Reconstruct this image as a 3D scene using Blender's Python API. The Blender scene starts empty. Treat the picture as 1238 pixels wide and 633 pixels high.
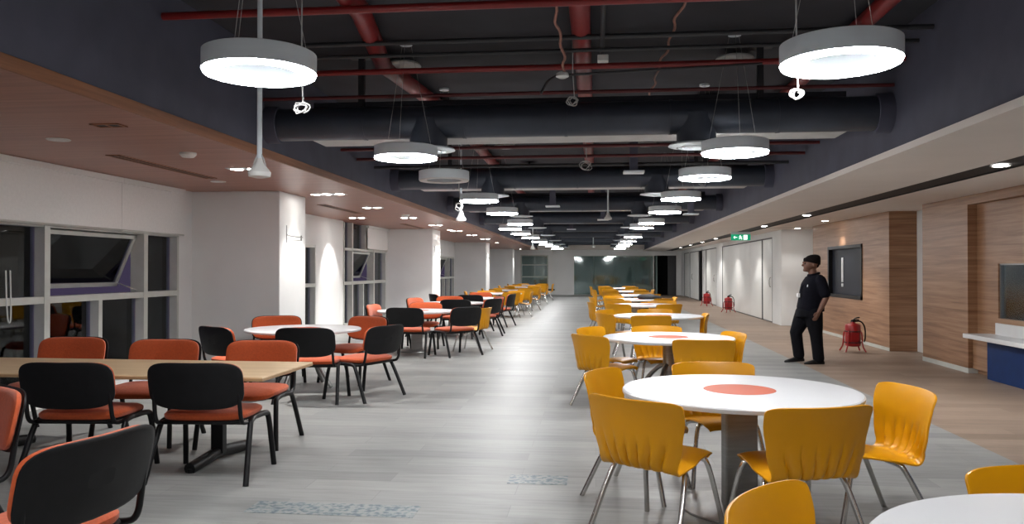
import bpy, bmesh, math, random
from mathutils import Vector, Matrix, noise
random.seed(7)
R = math.radians
PI = math.pi
S = bpy.context.scene
COL = S.collection

# ------------------------------------------------------------ materials
MATS = {}
def nm(name):
    m = bpy.data.materials.new(name); m.use_nodes = True
    MATS[name] = m
    return m, m.node_tree.nodes, m.node_tree.links, m.node_tree.nodes['Principled BSDF']
def ramp(N, stops):
    r = N.new('ShaderNodeValToRGB'); e = r.color_ramp.elements
    e[0].position, e[0].color = stops[0][0], (*stops[0][1], 1)
    e[1].position, e[1].color = stops[-1][0], (*stops[-1][1], 1)
    for p, c in stops[1:-1]:
        k = e.new(p); k.color = (*c, 1)
    return r
def mat(name, col, rough=.5, metal=0, var=.08, scale=8, stretch=(1, 1, 1), bump=0, emit=0, spec=.5, coat=0, sheen=0):
    m, N, L, b = nm(name)
    tc = N.new('ShaderNodeTexCoord'); mp = N.new('ShaderNodeMapping'); mp.inputs['Scale'].default_value = stretch
    nz = N.new('ShaderNodeTexNoise'); nz.inputs['Scale'].default_value = scale; nz.inputs['Detail'].default_value = 5
    L.new(tc.outputs['Object'], mp.inputs[0]); L.new(mp.outputs[0], nz.inputs['Vector'])
    lo = [max(0, c * (1 - var)) for c in col]; hi = [min(1, c * (1 + var)) for c in col]
    r = ramp(N, [(.3, lo), (.7, hi)])
    L.new(nz.outputs['Fac'], r.inputs[0]); L.new(r.outputs[0], b.inputs['Base Color'])
    b.inputs['Roughness'].default_value = rough; b.inputs['Metallic'].default_value = metal
    b.inputs['Specular IOR Level'].default_value = spec; b.inputs['Coat Weight'].default_value = coat
    b.inputs['Sheen Weight'].default_value = sheen
    if bump:
        bp = N.new('ShaderNodeBump'); bp.inputs['Strength'].default_value = bump; bp.inputs['Distance'].default_value = .01
        L.new(nz.outputs['Fac'], bp.inputs['Height']); L.new(bp.outputs[0], b.inputs['Normal'])
    if emit:
        b.inputs['Emission Color'].default_value = (*col, 1); b.inputs['Emission Strength'].default_value = emit
    return m
def plank_floor(name, c1, c2, c3, rough, patch=False):
    m, N, L, b = nm(name)
    tc = N.new('ShaderNodeTexCoord')
    br = N.new('ShaderNodeTexBrick'); br.offset = .37; br.offset_frequency = 2
    br.inputs['Scale'].default_value = 1; br.inputs['Brick Width'].default_value = 1.45; br.inputs['Row Height'].default_value = .24
    br.inputs['Mortar Size'].default_value = .0025; br.inputs['Mortar Smooth'].default_value = .2; br.inputs['Bias'].default_value = 0
    br.inputs['Color1'].default_value = (*c1, 1); br.inputs['Color2'].default_value = (*c2, 1)
    br.inputs['Mortar'].default_value = (*[c * .62 for c in c3], 1)
    L.new(tc.outputs['Object'], br.inputs['Vector'])
    mp = N.new('ShaderNodeMapping'); mp.inputs['Scale'].default_value = (.9, 9, 1)
    nz = N.new('ShaderNodeTexNoise'); nz.inputs['Scale'].default_value = 2.2; nz.inputs['Detail'].default_value = 9; nz.inputs['Roughness'].default_value = .65
    L.new(tc.outputs['Object'], mp.inputs[0]); L.new(mp.outputs[0], nz.inputs['Vector'])
    r = ramp(N, [(.3, [c * .55 for c in c3]), (.52, c3), (.72, [min(1, c * 1.3) for c in c3])])
    L.new(nz.outputs['Fac'], r.inputs[0])
    mx = N.new('ShaderNodeMix'); mx.data_type = 'RGBA'; mx.blend_type = 'MIX'; mx.inputs['Factor'].default_value = .5
    L.new(br.outputs['Color'], mx.inputs['A']); L.new(r.outputs[0], mx.inputs['B'])
    out = mx.outputs['Result']
    L.new(out, b.inputs['Base Color']); b.inputs['Specular IOR Level'].default_value = .22
    rr = N.new('ShaderNodeMapRange'); rr.inputs['To Min'].default_value = rough - .08; rr.inputs['To Max'].default_value = rough + .1
    L.new(nz.outputs['Fac'], rr.inputs['Value']); L.new(rr.outputs[0], b.inputs['Roughness'])
    bp = N.new('ShaderNodeBump'); bp.inputs['Strength'].default_value = .15; bp.inputs['Distance'].default_value = .003
    L.new(nz.outputs['Fac'], bp.inputs['Height']); L.new(bp.outputs[0], b.inputs['Normal'])
    return m
def wood(name, dark, mid, light, stretch, scale=2.0, rough=.45):
    m, N, L, b = nm(name)
    tc = N.new('ShaderNodeTexCoord'); mp = N.new('ShaderNodeMapping'); mp.inputs['Scale'].default_value = stretch
    nz = N.new('ShaderNodeTexNoise'); nz.inputs['Scale'].default_value = scale; nz.inputs['Detail'].default_value = 8; nz.inputs['Roughness'].default_value = .6
    nz.inputs['Distortion'].default_value = .4
    L.new(tc.outputs['Object'], mp.inputs[0]); L.new(mp.outputs[0], nz.inputs['Vector'])
    r = ramp(N, [(.33, dark), (.5, mid), (.66, light)])
    L.new(nz.outputs['Fac'], r.inputs[0]); L.new(r.outputs[0], b.inputs['Base Color'])
    b.inputs['Roughness'].default_value = rough
    return m
def glassy(name, tint, gloss=.5, rough=.03, op=(.05, .05, .05), opw=0.):
    m, N, L, b = nm(name)
    out = N['Material Output']; N.remove(b)
    tr = N.new('ShaderNodeBsdfTransparent'); tr.inputs[0].default_value = (*tint, 1)
    gl = N.new('ShaderNodeBsdfGlossy'); gl.inputs['Roughness'].default_value = rough; gl.inputs[0].default_value = (.9, .95, .95, 1)
    df = N.new('ShaderNodeBsdfDiffuse'); df.inputs[0].default_value = (*op, 1)
    m0 = N.new('ShaderNodeMixShader'); m0.inputs[0].default_value = opw
    L.new(tr.outputs[0], m0.inputs[1]); L.new(df.outputs[0], m0.inputs[2])
    lw = N.new('ShaderNodeFresnel'); lw.inputs['IOR'].default_value = 1.5
    mu = N.new('ShaderNodeMath'); mu.operation = 'MULTIPLY_ADD'; mu.inputs[1].default_value = 1.0; mu.inputs[2].default_value = gloss
    L.new(lw.outputs[0], mu.inputs[0]); mu.use_clamp = True
    mx = N.new('ShaderNodeMixShader'); L.new(mu.outputs[0], mx.inputs[0]); L.new(m0.outputs[0], mx.inputs[1]); L.new(gl.outputs[0], mx.inputs[2])
    L.new(mx.outputs[0], out.inputs['Surface'])
    return m

mat('white_wall', (.76, .765, .76), .75, var=.03, scale=1.5)
mat('white_return', (.78, .78, .77), .6, var=.02, scale=1.5)
mat('ceiling_white', (.74, .68, .63), .7, var=.03, scale=1.5)
mat('dark_paint', (.068, .070, .102), .75, var=.12, scale=3)
mat('slab_paint', (.030, .030, .038), .85, var=.18, scale=2)
mat('duct_paint', (.040, .048, .066), .42, var=.1, scale=5, metal=.3)
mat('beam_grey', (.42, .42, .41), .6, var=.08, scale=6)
wood('soffit_wood', (.27, .115, .075), (.33, .145, .095), (.39, .175, .115), (.35, 9, 1), 2.0, .36)
wood('soffit_edge', (.20, .08, .035), (.27, .11, .05), (.33, .14, .07), (8, .4, 8), 2.0, .5)
wood('wall_wood', (.19, .09, .042), (.29, .15, .078), (.38, .22, .125), (.25, .25, 7), 2.6, .42)
plank_floor('floor_grey', (.33, .33, .318), (.19, .195, .19), (.27, .275, .27), .42)
plank_floor('floor_brown', (.36, .27, .21), (.22, .16, .12), (.28, .21, .16), .45)
mat('tile_pattern', (.33, .35, .35), .4, var=.05, scale=4)
mat('frame_grey', (.50, .51, .475), .45, var=.04)
glassy('night_glass', (.6, .55, .75), .0, .02)
glassy('partition_glass', (.42, .58, .56), .08, .04, (.15, .26, .25), .5)
glassy('kitchen_glass', (.75, .85, .95), .04, .12)
mat('blind_fabric', (.76, .77, .76), .8, var=.03, scale=30)
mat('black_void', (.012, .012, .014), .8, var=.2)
mat('night_blue', (.022, .024, .04), .5, var=.2, scale=1)
mat('glass_room_wall', (.22, .30, .29), .7, var=.1, scale=1)
mat('yellow_plastic', (.58, .255, .001), .36, var=.04, scale=5, spec=.35)
mat('chrome', (.56, .55, .53), .22, 1, var=.05)
mat('steel', (.30, .30, .295), .42, 1, var=.1, scale=4, stretch=(1, 1, 12))
mat('orange_fabric', (.47, .075, .014), .85, var=.10, scale=60, bump=.2, sheen=.2)
mat('black_shell', (.006, .006, .007), .5, var=.15, scale=20, spec=.22)
mat('black_metal', (.005, .005, .006), .42, var=.1, spec=.25)
mat('table_white', (.56, .57, .59), .30, var=.015, scale=3, coat=0, spec=.4)
mat('table_edge', (.62, .63, .64), .4, var=.02)
mat('terracotta', (.40, .06, .016), .6, var=.04, spec=.15)
wood('beech', (.52, .36, .20), (.60, .43, .25), (.66, .49, .30), (.5, 8, 1), 2.5, .35)
mat('beech_edge', (.36, .22, .11), .5)
mat('lamp_body', (.70, .76, .80), .5, var=.02)
mat('lamp_glow', (1, 1, 1), .5, var=0, emit=56)
mat('spot_glow', (1, .97, .92), .5, var=0, emit=22)
mat('white_plastic', (.65, .65, .63), .45, var=.03)
mat('red_pipe', (.20, .010, .010), .4, var=.12, scale=6)
mat('red_pipe_dark', (.085, .008, .010), .45, var=.12, scale=6)
mat('dark_pipe', (.02, .02, .024), .5, var=.1)
mat('copper_wire', (.27, .12, .085), .6, var=.2, scale=20)
mat('wire_white', (.40, .40, .39), .5, var=.05)
mat('door_white', (.76, .76, .74), .42, var=.04, scale=.8)
mat('slot_black', (.02, .018, .018), .7)
mat('blue_panel', (.001, .026, .12), .5, var=.1, spec=.2)
mat('counter_white', (.72, .73, .74), .3, var=.02)
mat('kitchen_wall', (.26, .34, .44), .6, var=.25, scale=1.3)
mat('fire_red', (.34, .008, .010), .3, var=.06)
mat('exit_green', (.0, .23, .11), .4, var=.02, emit=.55)
mat('exit_white', (.85, .95, .88), .4, var=0, emit=.9)
mat('skin', (.15, .068, .042), .55, var=.06, scale=12)
mat('navy_cloth', (.004, .004, .008), .9, var=.2, scale=30, spec=.15)
mat('trouser_cloth', (.004, .004, .006), .9, var=.2, scale=30, spec=.15)
mat('cap_cloth', (.008, .006, .006), .92, var=.2, scale=40, spec=.15)
mat('shoe_leather', (.006, .006, .007), .4, var=.1, spec=.3)
mat('tv_panel', (.018, .021, .032), .5, var=.1, scale=.6, spec=.2)
mat('grille_dark', (.05, .05, .055), .5, var=.1)
mat('bag_black', (.012, .012, .015), .7, var=.2)
M = MATS
# the patterned tile: mottled blue green on grey
t = M['tile_pattern'].node_tree
vo = t.nodes.new('ShaderNodeTexNoise'); vo.inputs['Scale'].default_value = 26; vo.inputs['Detail'].default_value = 2
tcn = [n for n in t.nodes if n.type == 'TEX_COORD'][0]
rp = ramp(t.nodes, [(.44, (.25, .26, .255)), (.52, (.16, .20, .21)), (.60, (.07, .11, .14))])
t.links.new(tcn.outputs['Object'], vo.inputs['Vector']); t.links.new(vo.outputs['Fac'], rp.inputs[0])
t.links.new(rp.outputs[0], t.nodes['Principled BSDF'].inputs['Base Color'])

# ------------------------------------------------------------ mesh helpers
def B(): return bmesh.new()
def box(bm, x0, x1, y0, y1, z0, z1, bev=0, seg=2):
    ret = bmesh.ops.create_cube(bm, size=1)
    vs = ret['verts']
    for v in vs:
        v.co = Vector(((x0 + x1) / 2 + v.co.x * (x1 - x0), (y0 + y1) / 2 + v.co.y * (y1 - y0), (z0 + z1) / 2 + v.co.z * (z1 - z0)))
    if bev:
        es = list({e for v in vs for e in v.link_edges})
        bmesh.ops.bevel(bm, geom=es, offset=bev, segments=seg, affect='EDGES', profile=.5)
    return bm
def ringloft(bm, rings, cap=True, smooth=True, closed=False):
    vr = [[bm.verts.new(p) for p in r] for r in rings]
    n = len(vr[0]); k = len(vr)
    for i in range(k if closed else k - 1):
        a = vr[i]; b = vr[(i + 1) % k]
        for j in range(n):
            f = bm.faces.new((a[j], a[(j + 1) % n], b[(j + 1) % n], b[j])); f.smooth = smooth
    if cap and not closed:
        bm.faces.new(vr[0][::-1]); bm.faces.new(vr[-1])
    return bm
def tube(bm, pts, r, seg=8, sx=1.0, closed=False, smooth_path=0):
    pts = [Vector(p) for p in pts]
    if smooth_path:
        for _ in range(smooth_path):
            q = [pts[0]]
            for a, b in zip(pts, pts[1:]):
                q += [a.lerp(b, .25), a.lerp(b, .75)]
            q.append(pts[-1]); pts = q
    n = len(pts); rs = r if isinstance(r, (list, tuple)) else [r] * n
    if len(rs) != n:
        m = len(rs); rs = [rs[min(m - 1, int(i * (m - 1) / (n - 1)))] for i in range(n)]
    rings = []; up = None
    for i in range(n):
        if closed: d = (pts[(i + 1) % n] - pts[i - 1])
        else: d = (pts[min(i + 1, n - 1)] - pts[max(i - 1, 0)])
        d.normalize()
        if up is None:
            up = Vector((0, 0, 1)) if abs(d.z) < .9 else Vector((1, 0, 0))
        s = d.cross(up)
        if s.length < 1e-4: s = d.cross(Vector((0, 1, 0)))
        s.normalize(); up = s.cross(d).normalized()
        rings.append([pts[i] + (s * math.cos(a) * sx + up * math.sin(a)) * rs[i] for a in [2 * PI * k / seg for k in range(seg)]])
    return ringloft(bm, rings, closed=closed)
def lathe(bm, prof, c=(0, 0, 0), seg=32, sx=1, sy=1, closed=False, smooth=True):
    rings = [[Vector((c[0] + math.cos(a) * r * sx, c[1] + math.sin(a) * r * sy, c[2] + z)) for a in [2 * PI * k / seg for k in range(seg)]] for r, z in prof]
    return ringloft(bm, rings, cap=not closed, smooth=smooth, closed=closed)
def ball(bm, c, r, sc=(1, 1, 1), seg=16):
    ret = bmesh.ops.create_uvsphere(bm, u_segments=seg, v_segments=max(6, seg // 2), radius=r)
    for v in ret['verts']: v.co = Vector((c[0] + v.co.x * sc[0], c[1] + v.co.y * sc[1], c[2] + v.co.z * sc[2]))
    for f in bm.faces: f.smooth = True
    return bm
def obj(name, bm, m, parent=None, smooth_angle=None):
    me = bpy.data.meshes.new(name)
    bmesh.ops.recalc_face_normals(bm, faces=bm.faces[:])
    for e in bm.edges:
        if len(e.link_faces) == 2 and e.calc_face_angle(0) > R(42): e.smooth = False
    bm.to_mesh(me); bm.free()
    me.materials.append(M[m] if isinstance(m, str) else m)
    o = bpy.data.objects.new(name, me); COL.objects.link(o)
    if parent: o.parent = parent
    return o
def tag(o, label=None, cat=None, group=None, kind=None):
    if label: o['label'] = label
    if cat: o['category'] = cat
    if group: o['group'] = group
    if kind: o['kind'] = kind
    return o
def empty(name, loc=(0, 0, 0), rz=0):
    o = bpy.data.objects.new(name, None); COL.objects.link(o); o.empty_display_size = .1
    o.location = loc; o.rotation_euler = (0, 0, rz); return o
def struct(name, bm, m, parent=None):
    o = obj(name, bm, m, parent)
    if parent is None: o['kind'] = 'structure'
    return o
def copy_tree(o, parent=None):
    c = o.copy(); COL.objects.link(c)
    if parent is not None: c.parent = parent
    for ch in KIDS.get(o.name, []):
        copy_tree(ch, c)
    return c
KIDS = {}
def remember(root):
    for o in COL.objects:
        if o.parent: KIDS.setdefault(o.parent.name, [])
    stack = [root]
    allo = list(COL.objects)
    while stack:
        p = stack.pop(); ks = [o for o in allo if o.parent == p]
        KIDS[p.name] = ks; stack += ks
def bx(name, m, x0, x1, y0, y1, z0, z1, parent=None, bev=0):
    b = B(); box(b, x0, x1, y0, y1, z0, z1, bev)
    return struct(name, b, m, parent)

# ------------------------------------------------------------ room constants
XL, XC, XS = -5.95, -4.60, -3.38        # window wall, column face, wood soffit edge
XR0, XB, XD, XW = 2.80, 3.25, 4.95, 5.37
YE, YB = 47.0, -3.0
ZL, ZR, ZS = 2.65, 2.57, 3.70

# floors
b = B(); box(b, -6.6, XB, YB, YE + 7, -.12, 0); struct('floor', b, 'floor_grey')
b = B(); box(b, XB, 9.4, YB, YE + 7, -.12, 0); struct('floor_right', b, 'floor_brown')
b = B(); box(b, -2.17, -1.10, 4.72, 4.96, -.002, .0015); struct('floor_pattern_tile', b, 'tile_pattern')
b = B(); box(b, -.62, -.20, 5.55, 5.79, -.002, .0015); struct('floor_pattern_tile', b, 'tile_pattern')

# ceilings
b = B(); box(b, XS - .25, XR0 + .25, YB, YE, ZS, ZS + .15); struct('ceiling', b, 'slab_paint')
b = B(); box(b, -6.6, XS, YB, YE, ZL, ZL + .12); struct('ceiling_left_wood', b, 'soffit_wood')
b = B(); box(b, XS, XS + .025, YB, YE, ZL - .004, ZL + .085, .004); struct('trim_1', b, 'soffit_edge')
b = B(); box(b, XS - .12, XS + .012, YB, YE, ZL + .085, ZS); struct('wall_left_fascia', b, 'dark_paint')
# right soffit in strips with the black lighting slot let in
b = B(); box(b, XR0, 4.00, YB, YE, ZR, ZR + .12); box(b, 4.40, 9.4, YB, YE, ZR, ZR + .12)
struct('ceiling_right', b, 'ceiling_white')
b = B(); box(b, 4.00, 4.40, YB, YE, ZR + .02, ZR + .12); box(b, 3.995, 4.005, YB, YE, ZR + .002, ZR + .08); box(b, 4.395, 4.405, YB, YE, ZR + .002, ZR + .08)
struct('trim_2', b, 'slot_black')
b = B(); box(b, XR0 - .03, XR0, YB, YE, ZR - .002, ZR + .06); struct('trim_3', b, 'ceiling_white')
b = B(); box(b, XR0 - .012, XR0 + .12, YB, YE, ZR + .06, ZS); struct('wall_right_fascia', b, 'dark_paint')
# soffit header at the far end
b = B(); box(b, XS, XR0, YE - .9, YE, 2.66, ZS); struct('ceiling_end_header', b, 'ceiling_white')

# ------------------------------------------------------------ left wall: bays
def window(idx, y0, y1, mains, extra, awn, z1=2.02, tall=None):
    """aluminium window in the left wall between y0 and y1"""
    w = empty('window_%d' % idx, (XL, (y0 + y1) / 2, 0)); w['kind'] = 'structure'
    oy = (y0 + y1) / 2
    def L(bm):
        for v in bm.verts: v.co.x -= XL; v.co.y -= oy
        return bm
    zt, zb, zm = z1, .14, 1.17
    f = B()
    box(f, XL - .14, XL + .02, y0, y1, zt - .06, zt); box(f, XL - .14, XL + .02, y0, y1, zb, zb + .06)
    box(f, XL - .14, XL + .025, y0, y1, zm - .04, zm + .035)
    for y in mains: box(f, XL - .16, XL + .03, y - .045, y + .045, zb, zt)
    box(f, XL - .14, XL + .02, y0, y0 + .05, zb, zt); box(f, XL - .14, XL + .02, y1 - .05, y1, zb, zt)
    if tall:
        box(f, XL - .14, XL + .02, tall[0], tall[0] + .05, zt, 2.63); box(f, XL - .14, XL + .02, tall[1] - .05, tall[1], zt, 2.63)
        for y in mains:
            if tall[0] < y < tall[1]: box(f, XL - .16, XL + .03, y - .045, y + .045, zt, 2.64)
    for y in extra: box(f, XL - .14, XL + .02, y - .035, y + .035, zb, zm)
    obj('window_frame', L(f), 'frame_grey', w)
    edges = [y0] + mains + [y1]
    for a, c in zip(edges, edges[1:]):
        if c - a < .12: continue
        if (a, c) != awn:
            p = B(); box(p, XL - .10, XL - .09, a, c, zm, zt); obj('pane', L(p), 'night_glass', w)
    low = sorted([y0] + mains + extra + [y1])
    for a, c in zip(low, low[1:]):
        if c - a < .12: continue
        p = B(); box(p, XL - .10, XL - .09, a, c, zb, zm); obj('pane', L(p), 'night_glass', w)
    if tall:
        p = B(); box(p, XL - .10, XL - .09, tall[0], tall[1], zt, 2.64); obj('pane', L(p), 'night_glass', w)
    if awn:
        a, c = awn[0] + .06, awn[1] - .06
        h = zt - .08 - (zm + .05)
        s = B(); wd = .05
        box(s, -.03, .02, a, c, -wd, 0); box(s, -.03, .02, a, c, -h, -h + wd)
        box(s, -.03, .02, a, a + wd, -h, 0); box(s, -.03, .02, c - wd, c, -h, 0)
        g = B(); box(g, -.005, .0, a + wd, c - wd, -h + wd, -wd)
        rot = Matrix.Rotation(R(23), 4, 'Y'); tr = Matrix.Translation((XL - .08, 0, zt - .07))
        for m_ in (s, g): bmesh.ops.transform(m_, matrix=tr @ rot, verts=m_.verts)
        so = obj('awning_sash', L(s), 'frame_grey', w); obj('sash_pane', L(g), 'night_glass', so)
        st = B(); tube(st, [(XL - .05, c - .02, zm + .06), (XL - .35, c - .02, zm + .16)], .008); obj('window_stay', L(st), 'frame_grey', w)
    return w
# solid wall pieces (everything that is not opening)
def lw(y0, y1, z0=0, z1=ZL): box(lwb, XL - .2, XL, y0, y1, z0, z1)
lwb = B()
openings = [(0.3, 10.8, 2.02), (12.5, 16.4, 2.02), (18.3, 22.1, 2.02), (23.6, 27.4, 2.02), (29.3, 33.1, 2.02), (40.3, 44.0, 2.02)]
y = YB
for (a, c, zt) in openings:
    lw(y, a); lw(a, c, 0, .14)
    if a == 18.3: lw(20.1, c, zt, ZL)
    else: lw(a, c, zt, ZL)
    y = c
lw(y, YE)
struct('wall_left', lwb, 'white_wall')
window(1, .3, 10.8, [2.35, 4.25, 6.1, 8.05, 9.95], [1.4, 3.3, 5.2, 7.1, 9.0], (8.05, 9.95))
window(2, 12.5, 16.4, [13.3, 15.2], [14.25], None)
window(3, 18.3, 22.1, [18.95, 20.85], [19.9], (18.95, 20.85), tall=(18.3, 20.1))
window(4, 23.6, 27.4, [24.3, 26.2], [25.2], None)
window(5, 29.3, 33.1, [30.0, 31.9], [30.95], (30.0, 31.9))
window(6, 40.3, 44.0, [41.0, 42.9], [41.9], None)
# columns between the bays
for (a, c) in ((11.2, 12.25), (22.15, 23.3), (33.25, 34.4), (44.1, 45.05)):
    b = B(); box(b, XL - .05, XC, a, c, 0, ZL, .012, 2); struct('column', b, 'white_wall')
    # skirting of the column
    b = B(); box(b, XL, XC + .012, a - .012, c + .012, 0, .09); struct('baseboard_left', b, 'frame_grey')
# roller blinds
def blind(y0, y1, z0, label):
    t = empty('roller_blind', (XL + .06, (y0 + y1) / 2, 2.6))
    tag(t, label, 'blind', 'pale roller blinds over the left windows')
    h = (y1 - y0) / 2
    b = B(); box(b, -.004, .004, -h, h, z0 - 2.6, .04); obj('blind_fabric', b, 'blind_fabric', t)
    b = B(); tube(b, [(0, -h, z0 - 2.6), (0, h, z0 - 2.6)], .014, 8); obj('bottom_bar', b, 'frame_grey', t)
    b = B(); box(b, -.04, .035, -h, h, -.02, .045); obj('headrail', b, 'blind_fabric', t)
    return t
blind(.3, 9.35, 1.99, 'long pale roller blind over the nearest left window, hanging over the wooden table')
blind(9.355, 10.85, 1.99, 'short pale roller blind at the end of the nearest left window')
blind(20.12, 22.1, 2.03, 'pale roller blind over the window just before the second column')
b = B(); tube(b, [(0, 0, .55), (.0, .02, .1), (.0, .05, 0), (.0, .08, .08), (0, .06, .55)], .007, 6, smooth_path=2)
o = obj('blind_chain', b, 'white_plastic'); o.location = (XL + .09, 7.36, .94); tag(o, 'white blind pull chain hanging in a loop at the left picture edge', 'blind chain')

# column wall brackets
for i, (yy, lab) in enumerate(((11.45, 'on the nearest white column'), (22.45, 'on the second white column'), (33.5, 'on the third white column'))):
    t = empty('wall_bracket', (XC, yy, 2.0)); tag(t, 'thin metal bracket with a cable rail ' + lab, 'bracket', 'metal brackets on the columns')
    b = B(); box(b, -.006, .008, 0, .018, -.1, .16, .002); obj('bracket_plate', b, 'steel', t)
    b = B(); tube(b, [(.01, .01, .02), (.05, .06, 0), (.05, .55, 0), (0, .6, .0)], .009, 6, smooth_path=1); obj('bracket_rail', b, 'steel', t)
    b = B(); box(b, 0, .02, .58, .60, -.05, .03, .003); obj('bracket_clip', b, 'steel', t)

# ------------------------------------------------------------ end wall
ew = B()
box(ew, -6.2, -4.42, YE, YE + .15, 0, 2.8); box(ew, -4.42, -2.78, YE, YE + .15, 0, .54); box(ew, -4.42, -2.78, YE, YE + .15, 2.36, 2.8)
box(ew, -2.78, -1.26, YE, YE + .15, 0, 2.8); box(ew, -1.26, 5.3, YE, YE + .15, 2.31, 2.8)
struct('wall_end', ew, 'white_return')
b = B(); box(b, -2.4, -1.26, YE - .12, YE, 0, 2.66); struct('wall_end_pilaster', b, 'white_return')
b = B(); box(b, 4.68, 5.3, YE - .02, YE + .15, 0, 2.31); struct('wall_end_right', b, 'white_return')
w = empty('window_7', (-3.6, YE, .54)); w['kind'] = 'structure'
f = B()
box(f, -.82, .82, -.02, .1, 0, .06); box(f, -.82, .82, -.02, .1, 1.76, 1.82); box(f, -.82, -.76, -.02, .1, 0, 1.82); box(f, .76, .82, -.02, .1, 0, 1.82)
box(f, -.82, .82, -.02, .1, .49, .55); box(f, -.82, .82, -.02, .1, 1.2, 1.26); obj('window_frame', f, 'frame_grey', w)
for a, c in ((.06, .49), (.55, 1.2), (1.26, 1.76)):
    b = B(); box(b, -.76, .76, .05, .06, a, c); obj('pane', b, 'partition_glass', w)
b = B(); box(b, -1.1, 1.1, .14, .2, -.3, 2.1); obj('night_backing', b, 'night_blue', w)
# glass partition with the dark room behind it
w = empty('window_8', (1.05, YE, 0)); w['kind'] = 'structure'
xs = [-1.26, -.1, 1.1, 2.25, 3.36]
for a, c in zip(xs, xs[1:]):
    b = B(); box(b, a - 1.05 + .004, c - 1.05 - .004, .02, .032, .03, 2.28); obj('pane', b, 'partition_glass', w)
b = B(); box(b, -2.31, 2.31, 0, .05, 0, .03); box(b, -2.31, 2.31, 0, .05, 2.28, 2.31); box(b, 2.28, 2.36, -.02, .07, 0, 2.31)
obj('window_frame', b, 'frame_grey', w)
rm = B(); box(rm, -1.5, 3.5, YE + 4.5, YE + 4.6, 0, 2.8); box(rm, -1.5, -1.4, YE + .15, YE + 4.5, 0, 2.8); box(rm, 3.5, 3.6, YE + .15, YE + 6, 0, 2.8); box(rm, -1.5, 5.4, YE + .15, YE + 6, 2.8, 2.9)
struct('wall_glass_room', rm, 'glass_room_wall')
b = B(); box(b, -.2, .9, YE + 2.2, YE + 2.3, 0, 2.6); struct('wall_glass_room_panel', b, 'white_return')
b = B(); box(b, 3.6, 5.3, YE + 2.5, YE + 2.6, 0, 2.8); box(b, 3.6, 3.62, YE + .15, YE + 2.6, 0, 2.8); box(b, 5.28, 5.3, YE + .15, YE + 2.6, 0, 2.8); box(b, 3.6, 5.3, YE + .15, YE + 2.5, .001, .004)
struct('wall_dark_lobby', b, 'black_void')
b = B(); box(b, 4.2, 4.66, YE + .2, YE + .28, 0, 2.3); struct('door_9', b, 'grille_dark')

# ------------------------------------------------------------ right wall: sliding doors zone
rw = B()
def rwp(y0, y1, z0=0, z1=ZR, m=rw): box(m, XD, XD + .2, y0, y1, z0, z1)
rwp(22.1, 23.0); rwp(31.9, 33.4); rwp(42.75, 43.0); rwp(45.4, YE); rwp(23.0, 31.9, 2.40, ZR); rwp(33.4, 45.4, 2.40, ZR)
box(rw, XD, 6.0, 21.9, 22.1, 0, ZR)
struct('wall_right_far', rw, 'white_wall')
vb = B(); box(vb, XD + .5, XD + .55, 33, YE, 0, ZR); struct('wall_behind_doors', vb, 'black_void')
def slide_door(i, y0, y1, seams=(), handle=None):
    d = empty('door_%d' % i, (XD + .05, (y0 + y1) / 2, 0)); d['kind'] = 'structure'
    h = (y1 - y0) / 2; oy = (y0 + y1) / 2
    es = [y0 + .05] + list(seams) + [y1 - .05]
    p = B()
    for a, c in zip(es, es[1:]): box(p, -.035, .0, a - oy + .006, c - oy - .006, .03, 2.37, .004, 1)
    obj('door_panel', p, 'door_white', d)
    f = B(); box(f, -.05, .0, -h, -h + .05, 0, 2.41); box(f, -.05, .0, h - .05, h, 0, 2.41); box(f, -.05, 0, -h, h, 2.37, 2.41); box(f, -.03, 0, -h, h, 0, .03); box(f, .0, .02, -h, h, 0, 2.4)
    obj('door_frame', f, 'grille_dark', d)
    if handle is not None:
        k = B(); tube(k, [(-.035, handle - oy, 1.0), (-.08, handle - oy, 1.02), (-.08, handle - oy, 1.25), (-.035, handle - oy, 1.27)], .012, 8, smooth_path=1); obj('door_handle', k, 'chrome', d)
slide_door(1, 23.0, 24.4, (), 23.25)
slide_door(2, 24.4, 31.9, (26.3, 28.2, 30.1))
slide_door(3, 33.4, 36.5, (35,), 34.0)
slide_door(4, 36.5, 37.9)
slide_door(5, 39.0, 42.7, (40.8,), 41.6)
slide_door(6, 43.0, 45.3)

# ------------------------------------------------------------ wood blocks on the right
b = B()
box(b, XW, XW + 1.5, 15.25, 16.72, 0, ZR); box(b, XW, XW + 1.5, 19.08, 20.4, 0, ZR); box(b, XW, XW + 1.5, 16.72, 19.08, 0, .88); box(b, XW, XW + 1.5, 16.72, 19.08, 2.02, ZR)
box(b, XW + .25, XW + 1.5, 16.72, 19.08, .88, 2.02)
struct('wall_right_wood', b, 'wall_wood')
w = empty('window_9', (XW, 17.9, .88)); w['kind'] = 'structure'
f = B(); box(f, -.02, .1, -1.18, -1.1, 0, 1.14); box(f, -.02, .1, 1.1, 1.18, 0, 1.14); box(f, -.02, .1, -1.18, 1.18, 0, .07); box(f, -.02, .1, -1.18, 1.18, 1.07, 1.14); obj('window_frame', f, 'black_metal', w)
p = B(); box(p, .07, .08, -1.1, 1.1, .07, 1.07); obj('window_shutter', p, 'tv_panel', w)
h = B(); box(h, .045, .07, .28, .36, .34, .88, .006); obj('window_pull', h, 'exit_white' if False else 'counter_white', w)  # white strip modelled in place of a light reflection on the dark panel
h = B(); box(h, .045, .07, .28, .36, .24, .31, .006); obj('window_latch', h, 'counter_white', w)  # short white strip in line below it
b = B(); box(b, 5.86, 5.96, 13.0, 15.25, 0, ZR); struct('wall_right_recess', b, 'white_return')
b = B(); box(b, XW, 5.86, 12.15, 13.75, 0, ZR); box(b, 5.86, 9.2, 12.15, 12.35, 0, ZR); box(b, 5.50, 5.62, 11.55, 12.15, 0, ZR)
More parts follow.
